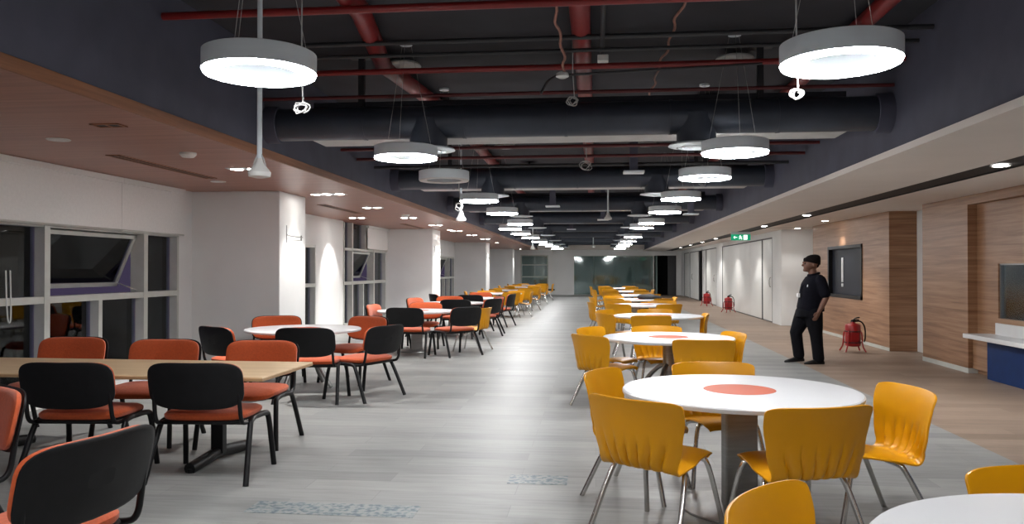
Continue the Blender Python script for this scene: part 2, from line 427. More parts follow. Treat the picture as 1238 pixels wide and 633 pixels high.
box(b, 5.50, 5.62, YB, 11.55, 1.58, ZR); box(b, 5.50, 5.62, YB, 11.55, .50, .66)
box(b, 5.48, 5.62, YB, 11.55, .76, .83); box(b, 5.45, 5.62, YB, 11.55, 0, .5)
struct('wall_right_servery', b, 'wall_wood')
b = B(); box(b, XW, XW + .1, YB, 12.15, 2.44, ZR); struct('wall_right_header', b, 'wall_wood')
b = B(); box(b, XW - .006, XW, 15.24, 20.4, 0, .06); struct('baseboard_right', b, 'frame_grey')
b = B(); box(b, XW - .006, XW, 12.14, 13.75, 0, .07); box(b, XW, 5.5, 12.14, 12.15, 0, .07); struct('baseboard_right', b, 'frame_grey')
b = B(); box(b, 5.46, 5.51, YB, 11.55, .60, .765); struct('trim_4', b, 'counter_white')
# servery counter
t = empty('serving_counter', (5.45, 7.0, 0)); tag(t, 'white serving counter with a blue front under the serving window on the right', 'counter')
b = B(); box(b, -.33, .05, -8, 4.75, .545, .605, .006); obj('countertop', b, 'counter_white', t)
b = B(); box(b, -.12, .0, -8, 4.5, .0, .545); obj('front_panel', b, 'blue_panel', t)
b = B(); box(b, -.02, .04, 4.5, 5.14, .07, .545); obj('end_panel', b, 'wall_wood', t)
# serving window and the kitchen seen through it
w = empty('window_10', (5.54, 6, .83)); w['kind'] = 'structure'
p = B(); box(p, 0, .01, -6, 5.54, 0, .75); obj('pane', p, 'kitchen_glass', w)
f = B(); box(f, -.02, .02, 5.52, 5.55, 0, .75); box(f, -.02, .02, -6, 5.55, .73, .75); obj('window_frame', f, 'steel', w)
b = B(); box(b, 8.9, 9.0, YB, 12.2, 0, ZR); struct('wall_kitchen', b, 'kitchen_wall')
for i in range(4):
    pass

# back wall and far right closing wall
b = B(); box(b, -6.6, 9.4, YB - .15, YB, 0, ZS); struct('wall_back', b, 'white_wall')
b = B(); box(b, 6.9, 7.0, 12.35, 22.2, 0, ZR); struct('wall_right_outer', b, 'white_wall')
b = B(); box(b, 5.3, 5.4, 22.1, YE, 0, ZR)
struct('wall_right_doors_back', b, 'white_wall')

# ------------------------------------------------------------ ducts
def make_duct():
    t = empty('air_duct'); x0, x1 = XS + .02, XR0 - .02
    b = B(); tube(b, [(x0, 0, 0), (x1, 0, 0)], .165, 28)
    for k in range(1, 6):
        x = x0 + (x1 - x0) * k / 6
        tube(b, [(x - .015, 0, 0), (x + .015, 0, 0)], .171, 28)
    obj('duct_pipe', b, 'duct_paint', t)
    for x in (x0 + .06, x1 - .06):
        b = B(); tube(b, [(x - .07, 0, 0), (x + .07, 0, 0)], .19, 28); obj('end_collar', b, 'dark_paint', t)
    for x in (-1.68, .98):
        b = B(); lathe(b, [(.19, .02), (.19, -.27)], (x, 0, 0), 28); cl = obj('outlet_collar', b, 'duct_paint', t)
        g = B(); lathe(g, [(.26, -.27), (.27, -.285), (.19, -.30), (.19, -.27)], (x, 0, 0), 32, closed=True)
        for r in (.16, .115, .07, .03):
            lathe(g, [(r, -.275), (r + .022, -.298), (r + .008, -.298), (r - .012, -.275)], (x, 0, 0), 24, closed=True)
        obj('round_diffuser', g, 'lamp_body', cl)
    for x in (-2.42, 1.62):
        b = B(); box(b, x - .03, x + .03, .12, .17, .0, .72); box(b, x - .12, x + .12, .08, .2, .70, .73); obj('hanger_bracket', b, 'dark_pipe', t)
    return t
duct0 = make_duct(); remember(duct0)
ords = ['nearest', 'second', 'third', 'fourth', 'fifth', 'sixth', 'seventh', 'farthest']
DY = [7.9 + 5.05 * k for k in range(8)]
for k, yy in enumerate(DY):
    o = duct0 if k == 0 else copy_tree(duct0)
    o.location = (0, yy, 2.99)
    tag(o, 'dark grey round air duct crossing under the ceiling, %s from the camera' % ords[k], 'air duct', 'round air ducts across the ceiling')
    b = B(); box(b, -2.95, 2.45, yy + .18, yy + .56, 2.87, 3.25); s = struct('ceiling_beam', b, 'slab_paint')
    b = B(); box(b, -2.95, 2.45, yy + .17, yy + .57, 2.85, 2.872); struct('ceiling_beam_soffit', b, 'beam_grey')  # pale sheet: ring light on the dark beam's underside put into the colour

# ------------------------------------------------------------ pendant rings
def make_ring(lit=True):
    t = empty('ring_pendant_lamp')
    ro, ri = .305, .205
    b = B(); lathe(b, [(ro, .0), (ro, .103), (ro - .01, .108), (ri + .006, .108), (ri, .103), (ri, 0.0), (ri + .01, .004), (ro - .01, .004)], (0, 0, 0), 56, closed=True)
    obj('ring_housing', b, 'lamp_body', t)
    b = B(); lathe(b, [(ro - .006, .003), (ro - .008, -.014), (ri + .03, -.009), (ri + .004, -.006), (ri + .004, .003)], (0, 0, 0), 56, closed=True)
    obj('light_diffuser', b, 'lamp_glow' if lit else 'white_plastic', t)
    b = B(); lathe(b, [(.06, 1.09), (.06, 1.115)], (0, 0, 0), 20); obj('ceiling_rose', b, 'lamp_body', t)
    for k in range(3):
        a = R(-90 + 120 * k)
        b = B(); tube(b, [(math.cos(a) * .26, math.sin(a) * .265, .106), (math.cos(a) * .05, math.sin(a) * .05, 1.10)], .0018, 5)
        obj('suspension_wire', b, 'wire_white', t)
    return t
rA = make_ring(); remember(rA); rU = make_ring(False); remember(rU)
num = ['first', 'second', 'third', 'fourth', 'fifth', 'sixth', 'seventh', 'eighth', 'ninth', 'tenth', 'eleventh', 'twelfth', 'thirteenth']
Lr = [(-1.84, 4.2), (-1.83, 7.55), (-1.83, 12.45), (-1.8, 15.3), (-1.8, 18.95), (-2.28, 21.2), (-2.28, 24.2), (-2.22, 27.2), (-2.2, 31.2), (-2.15, 34.6), (-2.05, 37.5), (-2.0, 41.6)]
Rr = [(1.28, 4.32), (1.29, 7.55), (1.29, 9.6), (1.31, 12.45), (1.31, 15.3), (1.31, 18.95), (1.2, 21.0), (1.25, 27), (1.27, 31.2), (1.27, 34.6), (1.27, 37.5), (1.27, 41.6)]
first = True
for side, lst in (('left', Lr), ('right', Rr)):
    for i, (x, y) in enumerate(lst):
        o = rA if first else copy_tree(rA); first = False
        o.location = (x, y, 2.585)
        tag(o, 'lit white ring pendant lamp, %s lit one from the camera in the %s row' % (num[i], side), 'pendant lamp', 'ring pendant lamps')
for x in (-1.84, 1.28):  # out-of-view pair continuing both rows, added to light the foreground
    o = copy_tree(rA); o.location = (x, 1.0, 2.585)
    tag(o, 'lit white ring pendant lamp behind the camera, %s row' % ('left' if x < 0 else 'right'), 'pendant lamp', 'ring pendant lamps')
rU.location = (-1.83, 9.5, 2.585); tag(rU, 'unlit white ring pendant lamp between the second and third lit lamps of the left row', 'pendant lamp', 'ring pendant lamps')

# cable coils hanging below things
def coil(x, y, z, s, lab):
    b = B(); pts = [(0, 0, .9)]
    pts += [(0, 0, .1 * s / .1 * .9)]
    for k in range(30):
        a = k * .75; rr = s * (.45 + .9 * random.random())
        pts.append((math.cos(a) * rr, .25 * s * math.sin(k), math.sin(a) * rr * .8 - s * .2))
    tube(b, pts, .005, 5, smooth_path=1); o = obj('hanging_cable_coil', b, 'wire_white'); o.location = (x, y, z); tag(o, lab, 'cable', 'coiled white cables under the ceiling')
coil(-1.83, 4.8, 2.52, .05, 'tangled white cable coil hanging beside the nearest left ring lamp')
coil(1.10, 4.5, 2.47, .035, 'small coiled white cable hanging under the nearest right ring lamp')
coil(-.21, 7.4, 3.08, .05, 'white cable bundle hanging from the ceiling before the nearest duct')
coil(-.13, 10.5, 2.88, .075, 'round white cable coil hanging behind the nearest duct')
coil(-2.2, 12.7, 2.55, .08, 'grey cable coil hanging before the second duct on the left')
coil(1.62, 12.3, 2.83, .05, 'white cable tangle hanging above the fourth lit lamp of the right row')

# projector / microphone drop poles
def pole(x, y, z0, r, lab):
    t = empty('ceiling_drop_pole', (x, y, z0)); tag(t, lab, 'drop pole', 'white drop poles from the ceiling')
    b = B(); tube(b, [(0, 0, .12), (0, 0, ZS - z0)], r, 12); obj('pole', b, 'lamp_body', t)
    b = B(); lathe(b, [(.012, .16), (.03, .10), (.075, .045), (.085, .03), (.08, .0), (.03, -.012)], (0, 0, 0), 24); obj('pole_head', b, 'white_plastic', t)
    b = B()
    for s in (-1, 1): tube(b, [(s * .05, 0, .04), (s * .045, 0, .10), (0, 0, .20)], .006, 6, smooth_path=1)
    obj('head_bracket', b, 'wire_white', t)
pole(-2.52, 5.75, 2.20, .019, 'long white drop pole with a round head beside the nearest left ring lamp')
pole(-2.2, 12.9, 2.30, .017, 'white drop pole with a flared head before the second duct')
pole(.27, 17.3, 2.58, .017, 'thin white drop pole in the middle of the ceiling behind the second duct')
pole(-2.05, 26, 2.16, .022, 'white drop pole far down the left lamp row')
pole(-.1, 36, 2.5, .02, 'thin drop pole far down the middle of the ceiling')

# ceiling pipes
def pipe(name, pts, r, m, lab, cat='pipe', seg=10, sp=0, group='ceiling pipes'):
    b = B(); tube(b, pts, r, seg, smooth_path=sp); o = obj(name, b, m); tag(o, lab, cat, group); return o
pipe('fire_main_pipe', [(-1.86, YB, 3.58), (-1.88, 6.2, 3.58), (-2.15, 7.9, 3.58), (-1.95, 10.3, 3.58), (-2.0, 16, 3.58), (-2.0, YE - 1, 3.58)], .085, 'red_pipe', 'thick red pipe running along the left of the dark ceiling', seg=16)
pipe('fire_main_pipe', [(-.13, YB, 3.58), (-.1, YE - 1, 3.58)], .085, 'red_pipe', 'thick red pipe running along the middle of the dark ceiling', seg=16)
pipe('fire_main_pipe', [(2.25, YB, 3.58), (2.25, YE - 1, 3.58)], .07, 'red_pipe', 'thick red pipe running along the right of the dark ceiling', seg=16)
for k, (yy, zz, r, m, lab) in enumerate(((5.85, 3.47, .03, 'red_pipe', 'thin red pipe crossing the ceiling nearest the camera'), (7.45, 3.40, .028, 'red_pipe', 'thin red pipe crossing the ceiling just before the nearest duct'),
        (7.15, 3.47, .018, 'dark_pipe', 'thin black conduit crossing the ceiling before the first duct'), (6.85, 3.5, .022, 'dark_pipe', 'black conduit crossing the ceiling, the nearest one'),
        (7.72, 3.22, .018, 'red_pipe_dark', 'thin dark red pipe crossing just above the nearest duct'), (10.2, 3.08, .022, 'red_pipe_dark', 'thin dark red pipe crossing behind the nearest duct'),
        (10.9, 3.05, .022, 'red_pipe_dark', 'second thin dark red pipe crossing behind the nearest duct'), (11.8, 3.05, .025, 'dark_pipe', 'black conduit crossing just before the second duct'),
        (15.6, 3.1, .025, 'red_pipe_dark', 'thin dark red pipe crossing between the second and third ducts'), (20.5, 3.1, .025, 'red_pipe_dark', 'thin dark red pipe crossing between the third and fourth ducts'))):
    pipe('cross_pipe', [(XS + .03, yy, zz), (XR0 - .03, yy, zz)], r, m, lab)
pipe('conduit', [(.08, YB, 3.5), (.06, 7.6, 3.5)], .022, 'dark_pipe', 'dark conduit along the ceiling right of the middle red pipe')
pipe('conduit', [(-.5, 7.3, 3.12), (-.42, 7.32, 3.28), (-.2, 7.34, 3.3), (1.5, 7.36, 3.36)], .012, 'dark_pipe', 'black cable looping across before the nearest duct', sp=2)
b = B(); box(b, -.05, .05, -.05, .05, -.03, .03, .008); o = obj('junction_box', b, 'white_plastic'); o.location = (.07, 7.35, 3.44); tag(o, 'small white junction box at the end of the dark conduit', 'junction box')
def wav(p0, p1, n, amp):
    out = []
    for k in range(n + 1):
        f_ = k / n; p = Vector(p0).lerp(Vector(p1), f_); p.x += amp * math.sin(k * 1.9) + amp * .5 * math.sin(k * .8); p.z += amp * .4 * math.sin(k * 1.1); out.append(p)
    return out
pipe('copper_cable', wav((-.32, 5.6, 3.6), (-.27, 7.3, 3.28), 14, .018), .012, 'copper_wire', 'twisted copper-coloured cable sagging left of the middle red pipe', 'cable', 6, 1, 'loose ceiling cables')
pipe('copper_cable', wav((.70, 5.6, 3.6), (.60, 9.0, 3.45), 20, .02), .012, 'copper_wire', 'twisted copper-coloured cable sagging right of the middle red pipe', 'cable', 6, 1, 'loose ceiling cables')
b = B(); lathe(b, [(.02, .05), (.055, .03), (.06, 0), (.03, -.015)], (0, 0, 0), 18); o = obj('smoke_detector', b, 'white_plastic'); o.location = (-.3, 7.25, 3.26); tag(o, 'small white detector hanging at the end of the copper-coloured cable', 'smoke detector')
# round ceiling speakers
for i, (x, y, lab) in enumerate(((-2.0, 8.1, 'nearest on the left, before the first duct'), (-2.0, 10.1, 'second on the left, over the first duct'), (1.4, 8.2, 'nearest on the right, before the first duct'), (1.4, 10.2, 'second on the right, over the first duct'), (-1.55, 13.6, 'on the left just behind the first duct'), (-1.35, 16.2, 'on the left over the second duct'), (.85, 13.6, 'on the right just behind the first duct'))):
    t = empty('ceiling_speaker', (x, y, 3.62)); tag(t, 'flat white round ceiling disc, ' + lab, 'ceiling speaker', 'flat white ceiling discs')
    b = B(); lathe(b, [(.18, .02), (.195, .0), (.18, -.02), (.05, -.035)], (0, 0, 0), 32); obj('disc', b, 'white_plastic', t)
    b = B(); tube(b, [(0, 0, 0), (0, 0, .08)], .02, 8); obj('stem', b, 'dark_pipe', t)
# hanging cable trays / dark boxes between ducts
for i, (x, y, z) in enumerate(((.55, 11.6, 2.92), (-.9, 16.8, 2.85), (1.9, 16.2, 2.62), (.2, 21.5, 2.85), (-.8, 26.5, 2.85))):
    t = empty('hanging_fan_unit', (x, y, z)); tag(t, 'dark square drop from the ceiling with a pale underside, %s from the camera' % num[i], 'ceiling unit', 'dark ceiling drops')
    b = B(); box(b, -.06, .06, -.06, .06, .0, ZS - z, .004); obj('drop_post', b, 'dark_paint', t)
    b = B(); box(b, -.15, .15, -.12, .12, -.03, .0, .006); obj('drop_plate', b, 'lamp_body', t)

# ------------------------------------------------------------ soffit fittings, left
spots = []
def downlight(x, y, z, lab, twin, lit=True, power=0, aim=None, grp='recessed ceiling spots'):
    t = empty('downlight', (x, y, z)); tag(t, lab, 'downlight', grp)
    n = ((-.1, .1) if twin else (0,))
    b = B()
    if twin: box(b, -.2, .2, -.1, .1, -.006, .004, .002)
    else: lathe(b, [(.095, .0), (.10, -.004), (.09, -.010), (.075, -.004)], (0, 0, 0), 28, closed=True)
    obj('trim_ring', b, 'white_plastic' if not twin else 'lamp_body', t)
    for dx in n:
        b = B(); lathe(b, [(.07, -.004), (.068, -.0085)], (dx, 0, 0), 24); obj('lens', b, 'spot_glow' if lit else 'white_plastic', t)
    if power:
        l = bpy.data.lights.new('spot', 'SPOT'); l.energy = power; l.spot_size = R(62 if aim else 105); l.spot_blend = .5; l.shadow_soft_size = .05; l.color = (1, .97, .93)
        o = bpy.data.objects.new('spot_light', l); COL.objects.link(o); o.location = (x, y, z - .02)
        if aim: o.rotation_euler = Vector((aim[0] - x, aim[1] - y, aim[2] - z)).to_track_quat('-Z', 'Y').to_euler()
far = ['nearest', 'second', 'third', 'fourth', 'fifth', 'sixth', 'seventh', 'eighth']
for i, y in enumerate((8.7, 11.75, 14.4, 17.3, 20.3, 23.4, 26.3, 29.6)):
    downlight(-3.98 - (.15 if i > 1 else 0), y, ZL, 'lit twin spot near the wood soffit edge, %s of its row' % far[i], True, power=(170 if i != 1 else 60) if i < 7 else 0)
downlight(-4.72, 6.55, ZL, 'unlit round spot in the wood soffit over the near blind', False, False)
downlight(-4.9, 9.9, ZL, 'unlit round spot in the wood soffit before the nearest column', False, False)
downlight(-4.86, 5.0, ZL, 'small round spot in the wood soffit at the left picture edge', False, True)
downlight(-5.28, 17.2, ZL, 'lit twin spot washing the wall between the first two columns', True, power=110, aim=(-5.95, 17.35, 1.0))
downlight(-4.25, 11.75, ZL, 'lit spot washing the face of the nearest column', False, power=14, aim=(-4.62, 11.75, .9))
for y in (22.7, 33.8, 44.5):
    downlight(-4.2, y, ZL, 'lit spot washing the face of the column at its side, %s' % {22.7: 'second column', 33.8: 'third column', 44.5: 'fourth column'}[y], False, power=70, aim=(-4.62, y, 1.2))
def grille(x0, x1, y0, y1, lab):
    t = empty('air_grille', ((x0 + x1) / 2, (y0 + y1) / 2, ZL)); tag(t, lab, 'air grille', 'slot grilles in the wood soffit')
    hx, hy = (x1 - x0) / 2, (y1 - y0) / 2
    b = B(); box(b, -hx, hx, -hy, -hy + .02, -.008, .002); box(b, -hx, hx, hy - .02, hy, -.008, .002); box(b, -hx, -hx + .02, -hy, hy, -.008, .002); box(b, hx - .02, hx, -hy, hy, -.008, .002); obj('grille_frame', b, 'soffit_edge', t)
    b = B(); box(b, -hx + .02, hx - .02, -hy + .02, hy - .02, -.003, .002); obj('grille_back', b, 'slot_black', t)
    b = B(); box(b, -.006, .006, -hy + .02, hy - .02, -.008, -.003); obj('slat', b, 'soffit_edge', t)
grille(-4.90, -4.74, 7.5, 9.55, 'long narrow dark slot grille in the wood soffit, nearest')
grille(-4.90, -4.74, 13.6, 15.8, 'long narrow dark slot grille in the wood soffit, second')
grille(-4.90, -4.74, 19.6, 21.8, 'long narrow dark slot grille in the wood soffit, third')
grille(-3.98, -3.74, 5.88, 6.02, 'small dark rectangular opening in the wood soffit')
for (x, y, lab) in ((-4.0, 7.45, 'round white smoke detector on the wood soffit nearest the camera'), (-3.95, 16.3, 'round white smoke detector farther along the wood soffit')):
    b = B(); lathe(b, [(.08, .0), (.08, -.02), (.055, -.045), (.02, -.05)], (0, 0, 0), 24); o = obj('smoke_detector', b, 'white_plastic'); o.location = (x, y, ZL); tag(o, lab, 'smoke detector', 'smoke detectors on the wood soffit')

# right slot spots
ys = [8.75, 16.4, 20.4, 24.7, 28.5, 32, 36, 40]
for i, y in enumerate(ys):
    downlight(4.2, y, ZR + .012, 'bright round spot in the black ceiling slot on the right, %s from the camera' % far[i], False, power=75 if i < 7 else 0)
for i, y in enumerate((7.6, 11.4, 14.0)):
    downlight(4.2, y, ZR + .07, 'dark unlit round spot in the black ceiling slot, %s from the camera' % far[i], False, False)
downlight(5.2, 21.2, ZR, 'bright small spot before the white return wall beside the wood block', False, power=18)
b = B(); box(b, 4.40, 5.6, 21.0, 21.06, ZR - .002, ZR + .01); struct('trim_5', b, 'slot_black')
downlight(5.0, 18.0, ZR, 'spot above the black window in the wood wall', False, power=34, aim=(5.5, 18.0, 1.3))
# slot infill fittings (dark)
# exit sign
t = empty('exit_sign', (4.12, 23.2, 2.33)); tag(t, 'green emergency exit sign with a running figure, hung under the right ceiling', 'exit sign')
b = B(); box(b, -.27, .27, -.015, .015, 0, .17, .004); obj('sign_panel', b, 'exit_green', t)
b = B(); box(b, -.27, .27, -.03, .03, .17, .24, .004); obj('sign_housing', b, 'lamp_body', t)
b = B()  # running figure, arrow and door
ys_ = -.018
box(b, .075, .18, ys_, ys_ + .002, .02, .15)
ball(b, (-.02, ys_, .13), .014, (1, .15, 1), 10)
for pts in ([(-.02, ys_, .115), (-.005, ys_, .07)], [(-.005, ys_, .07), (.025, ys_, .05), (.02, ys_, .02)], [(-.005, ys_, .07), (-.03, ys_, .045), (-.055, ys_, .045)], [(-.02, ys_, .11), (.01, ys_, .095), (.03, ys_, .1)], [(-.02, ys_, .11), (-.045, ys_, .1), (-.05, ys_, .08)]):
    tube(b, pts, .008, 6)
tube(b, [(-.2, ys_, .085), (-.1, ys_, .085)], .008, 6); tube(b, [(-.165, ys_, .12), (-.2, ys_, .085), (-.165, ys_, .05)], .008, 6)
obj('sign_pictogram', b, 'exit_white', t)

l = bpy.data.lights.new('kitchen_lamp', 'AREA'); l.energy = 60; l.size = 1.5; l.color = (.85, .93, 1)  # unseen fill light added to brighten the view through the serving window
o = bpy.data.objects.new('kitchen_ceiling_light', l); COL.objects.link(o); o.location = (7.3, 9.5, 2.5)
# socket on the end wall
b = B(); box(b, -.22, .22, -.02, 0, -.05, .05, .004); o = obj('wall_socket_box', b, 'grille_dark'); o.location = (-2.62, YE - .001, .3); tag(o, 'grey box low on the far end wall beside the far window', 'socket')

# ------------------------------------------------------------ tables
def make_round(kind):
    t = empty('round_table')
    b = B(); lathe(b, [(.70, .695), (.725, .700), (.73, .708), (.73, .722), (.722, .730), (.70, .7305)], (0, 0, 0), 72); obj('tabletop', b, 'table_white', t)
    b = B(); lathe(b, [(.222, .7305), (.220, .7318)], (0, 0, 0), 40); obj('inlay_disc', b, 'terracotta', t)
    if kind == 'pedestal':
        b = B(); box(b, -.105, .105, -.045, .045, .02, .69, .012, 3); obj('pedestal', b, 'steel', t)
        b = B(); lathe(b, [(.365, .0), (.37, .006), (.365, .014), (.16, .026), (.12, .032)], (0, 0, 0), 56); obj('base', b, 'steel', t)
        b = B(); box(b, -.28, .28, -.03, .03, .66, .694); box(b, -.03, .03, -.28, .28, .66, .694); obj('top_bracket', b, 'black_metal', t)
    else:
        b = B(); lathe(b, [(.07, .30), (.075, .36), (.06, .40), (.06, .69)], (0, 0, 0), 24); obj('pedestal', b, 'steel', t)
        for k in range(4):
            a = R(45 + 90 * k); c, s = math.cos(a), math.sin(a)
            b = B(); tube(b, [(c * r_, s * r_, z_) for r_, z_ in ((.05, .42), (.12, .40), (.24, .28), (.34, .12), (.42, .012))], .026, 10, smooth_path=2); obj('leg', b, 'steel', t)
        b = B(); box(b, -.28, .28, -.03, .03, .66, .694); box(b, -.03, .03, -.28, .28, .66, .694); obj('top_bracket', b, 'black_metal', t)
    return t
tp = make_round('pedestal'); remember(tp); tl = make_round('legs'); remember(tl)
used = set()
def place(proto, loc, rz, label, cat, group):
    o = proto if proto.name not in used else copy_tree(proto)
    used.add(proto.name)
    o.location = (loc[0], loc[1], 0); o.scale.z = 1.02 if cat == 'table' else 1.01; o.rotation_euler = (0, 0, R(rz)); tag(o, label, cat, group); return o
TR = [(1.45, 2.13), (.90, 5.13), (.81, 9.05), (1.03, 13.27), (1.03, 17.3), (1.03, 20.4), (1.03, 23.8), (1.03, 28.0), (.95, 33.0)]
TL = [(-3.73, 9.87), (-3.28, 14.4), (-3.26, 18.0), (-3.22, 21.0), (-3.06, 25.2), (-3.06, 29.2), (-3.1, 34.3), (-3.1, 38.6)]
for i, p in enumerate(TR):
    nm_ = 'cut by the bottom right picture corner' if i == 0 else 'in the right row, %s full one from the camera' % num[i - 1]
    place(tl if i == 2 else tp, p, 12 if i != 2 else 20, 'round white table ' + nm_, 'table', 'round white tables')
for i, p in enumerate(TL):
    place(tl if i == 0 else tp, p, 8 if i else 30, 'round white table, %s from the camera in the left row' % num[i], 'table', 'round white tables')

# rectangular beech table
t = empty('rectangular_table', (-3.93, 5.9, 0), R(-1)); t.scale.z = 1.01; tag(t, 'long rectangular light wood table on black pedestals at the left', 'table')
b = B(); box(b, -1.6, 1.6, -.48, .48, .70, .73, .004); obj('tabletop', b, 'beech', t)
b = B(); box(b, -1.602, 1.602, -.482, .482, .702, .722, .003); obj('edge_band', b, 'beech_edge', t)
for s in (-1, 1):
    x = s * .98
    b = B(); box(b, x - .05, x + .05, -.035 + .1, .035 + .1, .06, .70, .006); pd = obj('pedestal', b, 'black_metal', t)
    b = B()
    tube(b, [(x - .02, -.30, .03), (x - .01, .0, .055), (x + .0, .10, .075), (x + .02, .28, .055), (x + .03, .52, .03)], .045, 10, smooth_path=1)
    for yy in (-.28, .5): lathe(b, [(.03, 0), (.03, .03)], (x + (.02 if yy > 0 else -.02), yy, 0), 12)
    obj('foot_bar', b, 'black_metal', t)
b = B(); box(b, -1.1, 1.1, -.04, .04, .64, .70); box(b, -1.05, -.95, -.38, .38, .66, .70); box(b, .95, 1.05, -.38, .38, .66, .70); obj('under_frame', b, 'black_metal', t)

# ------------------------------------------------------------ yellow chair
def make_yellow():
    t = empty('yellow_chair')
    prof = [(.275, .405), (.282, .425), (.262, .442), (.20, .449), (.10, .446), (.0, .436), (-.09, .424), (-.155, .410), (-.205, .402), (-.250, .408), (-.285, .435), (-.302, .48), (-.308, .55), (-.312, .63), (-.322, .70), (-.338, .76), (-.350, .79)]
    # refine
    P = [Vector((0, y, z)) for y, z in prof]
    q = [P[0]]
    for a, c in zip(P, P[1:]): q += [a.lerp(c, .25), a.lerp(c, .75)]
    q.append(P[-1]); P = q
    n = len(P)
    L = [0]
    for a, c in zip(P, P[1:]): L.append(L[-1] + (c - a).length)
    T = L[-1]
    def width(s):
        keys = [(0, .15), (.05, .185), (.2, .215), (.38, .25), (.5, .245), (.6, .252), (.75, .285), (.9, .308), (.985, .312), (1, .300)]
        for (a, wa), (c, wc) in zip(keys, keys[1:]):
            if a <= s <= c:
                f = (s - a) / (c - a); f = f * f * (3 - 2 * f); return wa + (wc - wa) * f
        return .3
    bm = B(); nx = 44; grid = []
    for i, p in enumerate(P):
        s = L[i] / T; w_ = width(s); row = []
        back = max(0, min(1, (s - .52) / .15)); seat = 1 - back
        for j in range(nx + 1):
            u = -1 + 2 * j / nx
            x = u * w_
            y = p.y + back * (.075 * u * u)          # backrest wraps forward at the sides
            z = p.z - seat * (.016 * u ** 4) * 1.0 + seat * (-.004 + .004 * u * u)
            # round the top corners
            if s > .9:
                z -= (s - .9) / .1 * .016 * abs(u) ** 10
            # moulded creases in the lower back
            if .46 < s < .80:
                k = math.sin((s - .46) / .34 * PI) ** 1.2
                cr = 0
                for c0 in (-.62, -.36, -.12, .12, .36, .62):
                    cc = c0 + (s - .6) * .9 * c0
                    d_ = (u - cc) / .042
                    cr += math.exp(-d_ * d_)
                y += .026 * cr * k
            row.append(bm.verts.new((x, y, z)))
        grid.append(row)
    for a, c in zip(grid, grid[1:]):
        for j in range(nx):
            f = bm.faces.new((a[j], a[j + 1], c[j + 1], c[j])); f.smooth = True
    sh = obj('shell', bm, 'yellow_plastic', t)
    md = sh.modifiers.new('thick', 'SOLIDIFY'); md.thickness = .011; md.offset = 0
    bv = sh.modifiers.new('soft', 'BEVEL'); bv.width = .003; bv.segments = 2; bv.limit_method = 'ANGLE'; bv.angle_limit = R(50)
    for sx in (-1, 1):
        b = B(); tube(b, [(sx * .12, .12, .422), (sx * .18, .145, .42), (sx * .215, .165, .395), (sx * .262, .26, .0)], .0155, 10, smooth_path=2); obj('leg', b, 'chrome', t)
        b = B(); tube(b, [(sx * .13, -.08, .396), (sx * .205, -.10, .392), (sx * .240, -.13, .37), (sx * .290, -.30, .0)], .0155, 10, smooth_path=2); obj('leg', b, 'chrome', t)
    b = B()
    for yy, zz in ((.12, .422), (-.08, .396)): tube(b, [(-.14, yy, zz), (.14, yy, zz)], .013, 8)
    for sx in (-1, 1): tube(b, [(sx * .12, .12, .420), (sx * .12, -.08, .398)], .011, 8)
    obj('under_frame', b, 'chrome', t)
    return t
yc = make_yellow(); remember(yc)

# ------------------------------------------------------------ orange / black chair
def pad_mesh(w, h, th, rc, bulge, nx=22, ny=14, curve=0.0):
    """rounded cushion in local x (width), z (height), y thickness; front towards +y"""
    bm = B()
    def half(u, v):
        # map the square onto a rounded rectangle
        x = u * w; z = v * h
        ax, az = abs(x), abs(z)
        ex, ez = ax - (w - rc), az - (h - rc)
        return x, z
    ringsF = []
    seg = 48
    def outline(sc):
        pts = []
        for k in range(seg):
            a = 2 * PI * k / seg
            n_ = 4.2
            c, s = math.cos(a), math.sin(a)
            pts.append((math.copysign(abs(c) ** (2 / n_), c) * w * sc, math.copysign(abs(s) ** (2 / n_), s) * h * sc))
        return pts
    layers = [(.25, th / 2 + bulge), (.6, th / 2 + bulge * .8), (.86, th / 2 + bulge * .35), (.96, th / 2 - .004), (1, th * .2), (1, -th * .2), (.97, -th / 2 + .003), (.9, -th / 2), (.5, -th / 2 - bulge * .15), (.2, -th / 2 - bulge * .2)]
    rings = []
    for sc, yy in layers:
        rings.append([Vector((x, yy + curve * (x / w) ** 2, z)) for x, z in outline(sc)])
    ringloft(bm, rings)
    return bm
